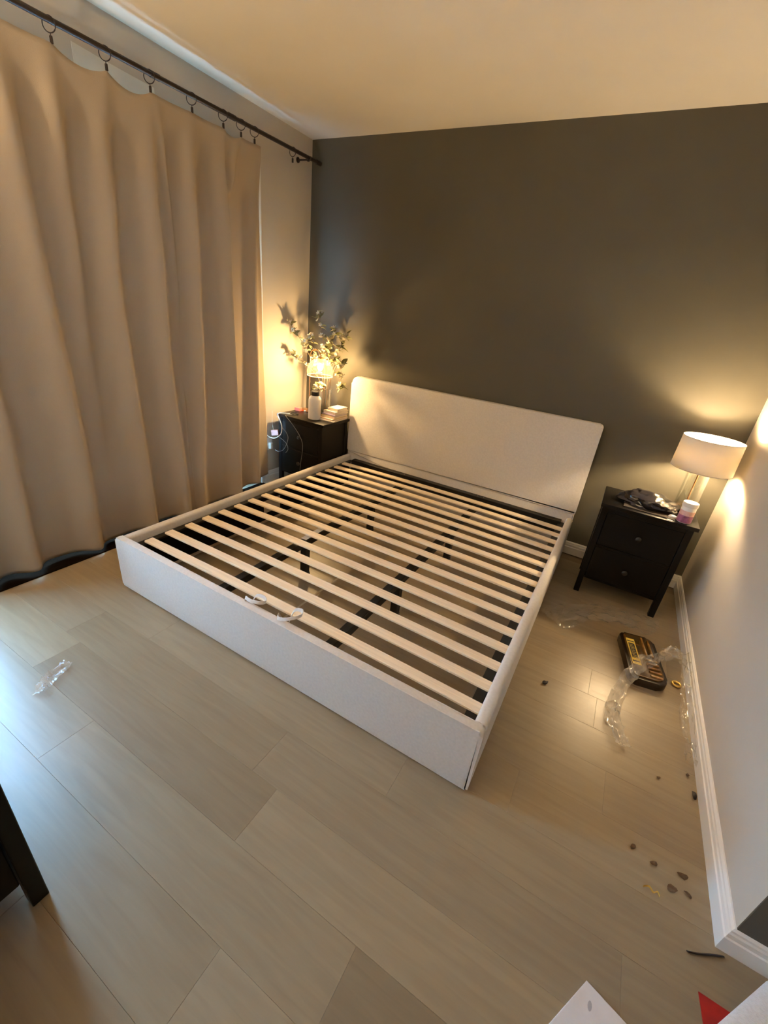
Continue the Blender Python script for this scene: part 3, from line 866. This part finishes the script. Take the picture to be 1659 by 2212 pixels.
def branch(label, pts, nleaf, nflow, seed, start=0.42, spread=0.035):
    rg = random.Random(seed)
    base = Vector(pts[0])
    t = thing('flowering_branch', label, 'branch', base, 'branches in the glass vase')
    path = spline([Vector(p) - base for p in pts], 8)
    bm = tube(bmesh.new(), path, 0.0032, 6, 0.0012)
    twigs = []
    for k in range(7):
        i = int(len(path) * (start + (0.95 - start) * (k + 0.3) / 7))
        i = min(i, len(path) - 2)
        d = Vector((rg.uniform(-1, 1), rg.uniform(-0.5, 0.35), rg.uniform(-0.1, 0.9))).normalized()
        e = path[i] + d * rg.uniform(0.03, 0.065)
        lim = e + base
        if lim.x < 0.03: e.x = 0.03 - base.x
        if lim.y > -0.03: e.y = -0.03 - base.y
        tube(bm, [path[i], (path[i] + e) / 2 + Vector((0, 0, 0.006)), e], 0.0014, 5, 0.0008)
        twigs.append((path[i], e))
    obj('stem', bm, M['stem'], t, 60)
    def spot():
        if rg.random() < 0.6:
            a, b = rg.choice(twigs); return a.lerp(b, rg.uniform(0.3, 1.0))
        i = int(len(path) * rg.uniform(start, 1.0)); return path[min(i, len(path) - 1)].copy()
    for j in range(nleaf + nflow):
        isl = j < nleaf
        p = spot() if j not in (0, nleaf) else path[-1].copy()
        for _ in range(12):
            g = p + base - DOME
            if not (g.length < 0.135 or (g.y < 0.02 and Vector((g.x, g.z)).length < 0.14)):
                break
            p = spot()
        else:
            continue
        o = bpy.data.objects.new('leaf' if isl else 'blossom', rg.choice(LEAVES if isl else FLOWERS))
        COL.objects.link(o); o.parent = t
        if isl:
            ang = rg.uniform(0, 2 * PI)
            if (p + base).x < 0.08: ang = rg.uniform(-1.2, 1.2)
            if (p + base).y > -0.08: ang = rg.uniform(-2.6, -0.5)
            o.rotation_euler = (rg.uniform(-0.8, 0.8), rg.uniform(-1.1, 0.5), ang)
        else:
            o.rotation_euler = (rg.uniform(0.3, 1.5), rg.uniform(-0.5, 0.5), rg.uniform(-0.8, 0.9))
            p += Vector((rg.uniform(-.012, .012), rg.uniform(-.018, .004), rg.uniform(-.012, .012)))
        o.location = p
        s = rg.uniform(0.95, 1.5); o.scale = (s, s, s)
v0 = (VX, VY, NT + 0.02)
branch('tallest branch in the vase, with a pale blossom at its tip', [v0, (VX - 0.01, VY - 0.01, 0.95), (0.315, -0.17, 1.22), (0.272, -0.195, 1.49)], 21, 17, 1)
branch('branch reaching far left and high, toward the curtain', [(VX - 0.02, VY, NT + 0.02), (VX - 0.05, VY - 0.02, 0.92), (0.19, -0.24, 1.18), (0.055, -0.33, 1.40)], 27, 12, 2)
branch('low left branch with bare stretch and few leaves', [(VX - 0.02, VY + 0.02, NT + 0.02), (VX - 0.06, VY - 0.01, 0.93), (0.20, -0.25, 1.06), (0.055, -0.285, 1.125)], 15, 4, 3, 0.6)
branch('branch leaning right, its tip over the headboard corner', [(VX + 0.02, VY, NT + 0.02), (VX + 0.04, VY - 0.01, 0.93), (0.47, -0.19, 1.17), (0.57, -0.21, 1.34)], 24, 16, 4)
branch('blossom branch drooping beside the headboard on the right', [(VX + 0.02, VY + 0.02, NT + 0.02), (VX + 0.05, VY, 0.95), (0.50, -0.20, 1.12), (0.555, -0.23, 1.03), (0.56, -0.235, 0.92)], 27, 22, 5, 0.4)
branch('full middle branch with blossoms behind the glass dome', [(VX, VY + 0.02, NT + 0.02), (VX, VY + 0.02, 0.98), (0.345, -0.12, 1.20), (0.40, -0.12, 1.38)], 30, 21, 6, 0.45)
branch('low front sprig of pale blossoms under the glass dome', [(VX + 0.01, VY - 0.02, NT + 0.02), (VX + 0.005, VY - 0.03, 0.86), (0.36, -0.25, 0.915), (0.40, -0.295, 0.895)], 21, 21, 7, 0.62)
branch('short branch with blossoms between the dome and curtain', [(VX - 0.01, VY + 0.01, NT + 0.02), (VX - 0.03, VY, 0.93), (0.25, -0.17, 1.10), (0.19, -0.19, 1.30)], 21, 16, 8, 0.5)

o = obj('coral_box', B(-0.03, 0.03, -0.02, 0.02, 0, 0.030, bev=0.002), M['coral']); o.location = (0.105, -0.235, NT)
tag(o, 'small coral red box at the back of the left nightstand', 'box')
bm = tube(bmesh.new(), spline([(0.03 * math.cos(a) * (1 + 0.2 * math.sin(3 * a)), 0.035 * math.sin(a), 0.006 + 0.002 * math.sin(5 * a)) for a in [i * 0.6 for i in range(22)]], 3), 0.0035, 6)
o = obj('cable_tangle', bm, M['blackplastic'], None, 60); o.location = (0.175, -0.375, NT)
tag(o, 'tangled black cord lying on the left nightstand', 'cord')

# cables hanging in front of the left nightstand
o = obj('charging_cable', tube(bmesh.new(), spline([(0.160, -0.40, NT + 0.004), (0.095, -0.470, NT + 0.006), (0.088, -0.486, NT - 0.01), (0.115, -0.492, 0.60), (0.142, -0.494, 0.545), (0.135, -0.500, 0.475), (0.085, -0.515, 0.432), (0.040, -0.530, 0.430), (0.012, -0.55, 0.452)], 6), 0.0042, 8), M['cable'], None, 60)
tag(o, 'thick white cable looping off the left nightstand edge', 'cable')
o = obj('charging_cable', tube(bmesh.new(), spline([(0.185, -0.40, NT + 0.003), (0.172, -0.472, NT + 0.004), (0.178, -0.480, NT - 0.004), (0.262, -0.481, 0.575), (0.335, -0.481, 0.50), (0.365, -0.481, 0.44), (0.366, -0.481, 0.36), (0.350, -0.482, 0.24), (0.345, -0.482, 0.10), (0.36, -0.488, 0.004)], 6), 0.0018, 6), M['greycable'], None, 60)
tag(o, 'long thin grey cable hanging down the front of left nightstand', 'cable')
o = obj('charging_cable', tube(bmesh.new(), spline([(0.145, -0.492, 0.535), (0.185, -0.486, 0.500), (0.205, -0.484, 0.455), (0.185, -0.484, 0.385), (0.150, -0.490, 0.330), (0.105, -0.500, 0.308), (0.075, -0.505, 0.318)], 6), 0.0020, 6), M['greycable'], None, 60)
tag(o, 'short grey cable curling below the power adapter', 'cable')
o = obj('charging_cable', tube(bmesh.new(), spline([(0.105, -0.500, 0.446), (0.150, -0.490, 0.425), (0.195, -0.485, 0.39), (0.205, -0.485, 0.345), (0.180, -0.487, 0.312)], 6), 0.0018, 6), M['greycable'], None, 60)
tag(o, 'thin grey cable crossing in front of the drawer beside the adapter', 'cable')
t = thing('power_adapter', 'dusty pink power adapter hanging between the curtain and left nightstand', 'adapter', (0.055, -0.487, 0.470))
t.rotation_euler = (0, -0.15, 0.45)
obj('body', B(-0.032, 0.032, -0.014, 0.014, -0.024, 0.024, bev=0.004, seg=2), M['pinkplastic'], t, 40)
obj('cable', tube(bmesh.new(), [(-0.01, 0, 0.024), (-0.014, 0.006, 0.08), (-0.004, 0.012, 0.15), (0.0, 0.02, 0.19)], 0.0018, 6), M['cable'], t, 60)
t = thing('wall_outlet', 'wall outlet with plug low on the beige wall beside the curtain', 'outlet', (0.0, -0.505, 0.36))
obj('plate', B(0.0, 0.006, -0.036, 0.036, -0.058, 0.058, bev=0.002), M['whiteplastic'], t)
obj('plug', B(0.006, 0.035, -0.016, 0.016, -0.045, 0.012, bev=0.004), M['whiteplastic'], t)

# ---------------------------------------------------------------- things on the right nightstand
o = obj('magazine', B(-0.135, 0.135, -0.105, 0.105, 0, 0.007, bev=0.0015), M['bk_dark']); o.location = (3.005, -0.405, NT)
o.rotation_euler = (0, 0, -0.06)
tag(o, 'flat dark magazine under the crumpled black film', 'magazine')
def crumple(sx, sy, sz, seed, sub=4, amp=0.5, facet=3.2):
    bm = bmesh.new()
    bmesh.ops.create_icosphere(bm, subdivisions=sub, radius=1)
    for v in bm.verts:
        p = v.co.copy()
        d = noise.multi_fractal(p * facet * 0.5 + Vector((seed, 0, 0)), 0.9, 2.2, 3) * amp * 0.4
        c = noise.cell(p * 2.2 + Vector((seed * 3, 1, 2))) * amp * 0.18
        q = p * (1 + d + c)
        v.co = Vector((q.x * sx, q.y * sy, max(q.z, -0.35) * sz))
    zm = min(v.co.z for v in bm.verts)
    for v in bm.verts: v.co.z -= zm
    return bm
o = obj('black_packaging', crumple(0.132, 0.095, 0.050, 4.0, 4), M['bag'], None, 25); o.location = (2.992, -0.36, NT + 0.0075); o.rotation_euler = (0, 0, -0.12)
tag(o, 'crumpled shiny black plastic packaging on the right nightstand', 'packaging')
o = obj('folded_tissue', crumple(0.022, 0.013, 0.012, 9.0, 3), M['cloth'], None, 25); o.location = (3.128, -0.470, NT + 0.0005)
tag(o, 'small white crumpled tissue next to the jar', 'tissue')
o = obj('paper_scrap', prism(bmesh.new(), [(-0.016, -0.007), (0.012, -0.009), (0.017, 0.004), (-0.010, 0.009)], 0, 0.002), M['foam']); o.location = (3.112, -0.520, NT + 0.0003)
tag(o, 'tiny white paper scrap at the front edge of right nightstand', 'scrap')
t = thing('jar', 'white lidded jar with pink and purple label on right nightstand', 'jar', (3.182, -0.484, NT))
obj('body', lathe(bmesh.new(), [(0.034, 0), (0.037, 0.003), (0.037, 0.092), (0.034, 0.096)], n=32), M['whiteplastic'], t, 40)
obj('lid', lathe(bmesh.new(), [(0.0385, 0.096), (0.0395, 0.098), (0.0395, 0.118), (0.037, 0.121)], n=32), M['white'], t, 40)
lb = obj('label_band', lathe(bmesh.new(), [(0.0374, 0.004), (0.0374, 0.046)], n=32, cap=False), M['purple'], t, 60)
obj('label_band', lathe(bmesh.new(), [(0.0374, 0.046), (0.0374, 0.074)], n=32, cap=False), M['pinkprint'], t, 60)

# ---------------------------------------------------------------- things on the floor to the right of the bed
t = thing('plastic_tray', 'glossy dark brown moulded tray with yellow label on the floor', 'tray', (3.170, -1.045, 0))
t.rotation_euler = (0, 0, 0.20)
bm = prism(bmesh.new(), rrect(-0.088, 0.088, -0.185, 0.185, (0.03, 0.05, 0.04, 0.03), 6), 0.0, 0.045, 'z', bev=0.008, seg=2)
obj('body', bm, M['trayrim'], t, 40)
bm = prism(bmesh.new(), rrect(-0.072, 0.072, -0.168, 0.168, (0.022, 0.04, 0.03, 0.022), 6), 0.043, 0.052, 'z', bev=0.003, seg=2)
tp = obj('top_face', bm, M['tray'], t, 40)
for i in range(5):
    obj('rib', B(0.005, 0.062, -0.155 + i * 0.030, -0.143 + i * 0.030, 0.050, 0.060, bev=0.003, seg=2), M['amber'], t, 40)
obj('rib', B(0.012, 0.022, 0.0, 0.150, 0.050, 0.062, bev=0.003, seg=2), M['amber'], t, 40)
obj('rib', B(0.042, 0.052, 0.0, 0.140, 0.050, 0.062, bev=0.003, seg=2), M['amber'], t, 40)
lb = obj('label', B(-0.064, -0.022, -0.085, 0.125, 0.052, 0.0526), M['label'], t)
lb['label'] = 'yellow label printed with black bars'
bm = B(-0.058, -0.028, -0.035, 0.085, 0.0526, 0.0529)
box(bm, -0.061, -0.025, 0.098, 0.106, 0.0526, 0.0529); box(bm, -0.061, -0.025, -0.066, -0.056, 0.0526, 0.0529)
obj('printing', bm, M['ink'], lb)
bm = bmesh.new()
for i in range(9):
    box(bm, -0.056 + 0.003 * (i % 2), -0.030 - 0.004 * (i % 3), -0.030 + i * 0.0125, -0.030 + i * 0.0125 + 0.004, 0.0529, 0.0531)
obj('lettering', bm, M['bk_yellow'], lb)

t = thing('metal_ring', 'small brass coloured ring on the floor by the right baseboard', 'ring', (3.338, -1.105, 0.006))
obj('band', tube(bmesh.new(), [(0.018 * math.cos(2 * PI * j / 28), 0.018 * math.sin(2 * PI * j / 28), 0) for j in range(28)], 0.006, 8, closed=True), M['gold'], t, 60)

def film(name, label, path, width, mt, seed, zamp=0.02, n=70, m=14, lift=None, cat='plastic wrap', wdir=None):
    """crumpled ribbon of plastic film lying on the floor along path"""
    bm = bmesh.new()
    P = spline([Vector(p) for p in path], 10)
    N = len(P)
    rows = []
    for i, p in enumerate(P):
        tg = (P[min(i + 1, N - 1)] - P[max(i - 1, 0)]).normalized()
        sd = Vector((-tg.y, tg.x, 0)).normalized() if wdir is None else Vector(wdir)
        w = width * (0.75 + 0.5 * noise.noise((i * 0.13, seed, 0)))
        row = []
        for j in range(m + 1):
            s = j / m - 0.5
            q = p + sd * (s * w)
            h = zamp * (0.45 + 1.0 * noise.noise((q.x * 24, q.y * 24, seed)) + 1.1 * abs(noise.noise((q.x * 60, q.y * 60, seed + 5))))
            q = q + Vector((0.35 * h * noise.noise((i * 0.7, j * 0.8, seed)), 0.35 * h * noise.noise((j * 0.9, i * 0.7, seed + 2)), 0))
            q.z = max(0.0015, q.z + max(h, 0.0))
            if q.x > W - 0.021: q.x = W - 0.021
            row.append(bm.verts.new(q))
        rows.append(row)
    for a, b in zip(rows, rows[1:]):
        for j in range(m):
            bm.faces.new((a[j], a[j + 1], b[j + 1], b[j]))
    o = obj(name, bm, mt, None, 180)
    return tag(o, label, cat)
film('plastic_wrap', 'twisted clear plastic strip lying over the brown tray', [(3.33, -0.945, 0.075), (3.262, -1.03, 0.075), (3.172, -1.135, 0.068), (3.105, -1.265, 0.03), (3.066, -1.42, 0.006), (3.062, -1.55, 0.004), (3.11, -1.68, 0.004)], 0.085, M['filmheavy'], 1.0, 0.026)
film('plastic_bag', 'clear plastic bag slumped against the right baseboard', [(3.27, -0.90, 0.02), (3.345, -0.925, 0.06), (3.352, -1.10, 0.075), (3.35, -1.30, 0.05), (3.355, -1.50, 0.03), (3.36, -1.62, 0.01)], 0.075, M['film'], 2.0, 0.03, cat='bag')
film('plastic_sheet', 'flat clear plastic sheet on the floor before right nightstand', [(2.69, -0.98, 0.002), (2.83, -0.80, 0.002), (2.98, -0.70, 0.002), (3.12, -0.66, 0.002), (3.25, -0.70, 0.002)], 0.24, M['film'], 3.0, 0.022, m=30)
film('plastic_film', 'small crumpled clear film on floor left of the footboard', [(1.00, -2.835, 0.002), (0.965, -2.785, 0.002), (0.935, -2.73, 0.002), (0.915, -2.69, 0.002)], 0.07, M['filmheavy'], 6.0, 0.02)

# scraps and dried leaves
def scrap(name, label, cat, x, y, sx, sy, mt, ang, seed, h=0.006, group=None):
    bm = bmesh.new()
    rg = random.Random(seed)
    n = 9
    c = bm.verts.new((0, 0, h * 0.5))
    ring = []
    for i in range(n):
        a = 2 * PI * i / n
        rr = rg.uniform(0.75, 1.1)
        ring.append(bm.verts.new((sx * rr * math.cos(a), sy * rr * math.sin(a), 0.0008 + h * abs(math.cos(a + seed)) * 0.9)))
    for i in range(n):
        bm.faces.new((c, ring[i], ring[(i + 1) % n]))
    o = obj(name, bm, mt, None, 180)
    md = o.modifiers.new('thickness', 'SOLIDIFY'); md.thickness = 0.0008; md.offset = 1
    o.location = (x, y, 0.0006); o.rotation_euler = (0, 0, ang)
    return tag(o, label, cat, group)
G = 'dried leaf flakes on the floor'
scrap('dried_leaf', 'small faint brown leaf flake farthest from the right baseboard', 'leaf', 3.160, -2.075, 0.013, 0.007, M['drygrass'], 0.9, 1, group=G)
scrap('dried_leaf', 'round dark leaf flake between the faint flake and the larger ones', 'leaf', 3.222, -2.094, 0.011, 0.009, M['drygrass'], 0.3, 2, group=G)
scrap('dried_leaf', 'pointed brown leaf flake just beyond the largest one, toward the nightstand', 'leaf', 3.306, -2.081, 0.019, 0.010, M['drygrass'], 0.2, 3, group=G)
scrap('dried_leaf', 'largest curled brown leaf flake, beside the gold foil', 'leaf', 3.272, -2.140, 0.018, 0.012, M['drygrass'], 0.5, 4, group=G)
scrap('dried_leaf', 'narrow brown leaf flake nearest to the wall corner', 'leaf', 3.317, -2.132, 0.012, 0.006, M['drygrass'], -0.6, 5, group=G)
scrap('dried_leaf', 'tiny brown flake alone on floor level with the bed corner', 'leaf', 3.243, -1.738, 0.008, 0.005, M['drygrass'], 0.2, 6, group=G)
scrap('dried_leaf', 'tiny brown flake beside the end of the plastic bag', 'leaf', 3.350, -1.655, 0.009, 0.006, M['drygrass'], 0.9, 8, group=G)
scrap('dark_chip', 'small black chip on the floor right of the bed', 'chip', 2.758, -1.505, 0.020, 0.012, M['black'], 0.9, 7, 0.012)
scrap('dark_clip', 'dark brown clip against the right baseboard', 'clip', 3.365, -1.742, 0.009, 0.022, M['black'], 0.0, 9, 0.010)
o = obj('gold_foil', band(bmesh.new(), spline([(-0.022, 0.008, 0.003), (-0.008, 0.012, 0.010), (0.006, 0.006, 0.004), (0.016, 0.012, 0.008), (0.024, 0.006, 0.002)], 4), (0.3, 0.9, 0.2), 0.006, 0.0008), M['gold'], None, 40)
o.location = (3.214, -2.192, 0); tag(o, 'scrap of gold foil on the floor by the leaf flakes', 'foil')
o = obj('dark_strip', band(bmesh.new(), spline([(3.304, -2.293, 0.006), (3.33, -2.282, 0.004), (3.365, -2.263, 0.004), (3.395, -2.249, 0.006)], 4), (0.2, -0.5, 0.8), 0.010, 0.003), M['black'], None, 40)
tag(o, 'thin dark strip on the floor just past the wall corner', 'strip')
t = thing('white_board', 'white board with grey dent lying at the bottom edge of view', 'board', (3.056, -2.514, 0.0))
obj('sheet', prism(bmesh.new(), [(0, 0), (-0.26, -0.467), (0.11, -0.62), (0.42, -0.125)], 0.0, 0.010, 'z', bev=0.002), M['foam'], t)
obj('mark', prism(bmesh.new(), [(0.012 + 0.010 * math.cos(a) * 0.5 , -0.047 + 0.011 * math.sin(a)) for a in [2 * PI * i / 10 for i in range(10)]], 0.010, 0.0104), M['greymark'], t)
o = obj('red_card', prism(bmesh.new(), [(0, 0), (0.008, -0.10), (0.06, -0.16), (0.20, -0.06), (0.13, -0.002)], 0, 0.003), M['red']); o.location = (3.325, -2.371, 0.0006)
tag(o, 'red card on the floor beside the white towel, bottom right', 'card')
bm = B(-0.22, 0.22, -0.16, 0.16, 0, 0.055, bev=0.022, seg=4)
bmesh.ops.subdivide_edges(bm, edges=[e for e in bm.edges if e.calc_length() > 0.1], cuts=12, use_grid_fill=True)
for v in bm.verts:
    v.co.z += 0.010 * noise.noise(v.co * 14) * min(1, v.co.z / 0.03) + 0.003 * noise.noise(v.co * 60) * min(1, v.co.z / 0.03)
o = obj('folded_towel', bm, M['cloth'], None, 180); o.location = (3.488, -2.514, 0.0); o.rotation_euler = (0, 0, 0.909)
tag(o, 'white fluffy folded towel on the floor, bottom right corner', 'towel')
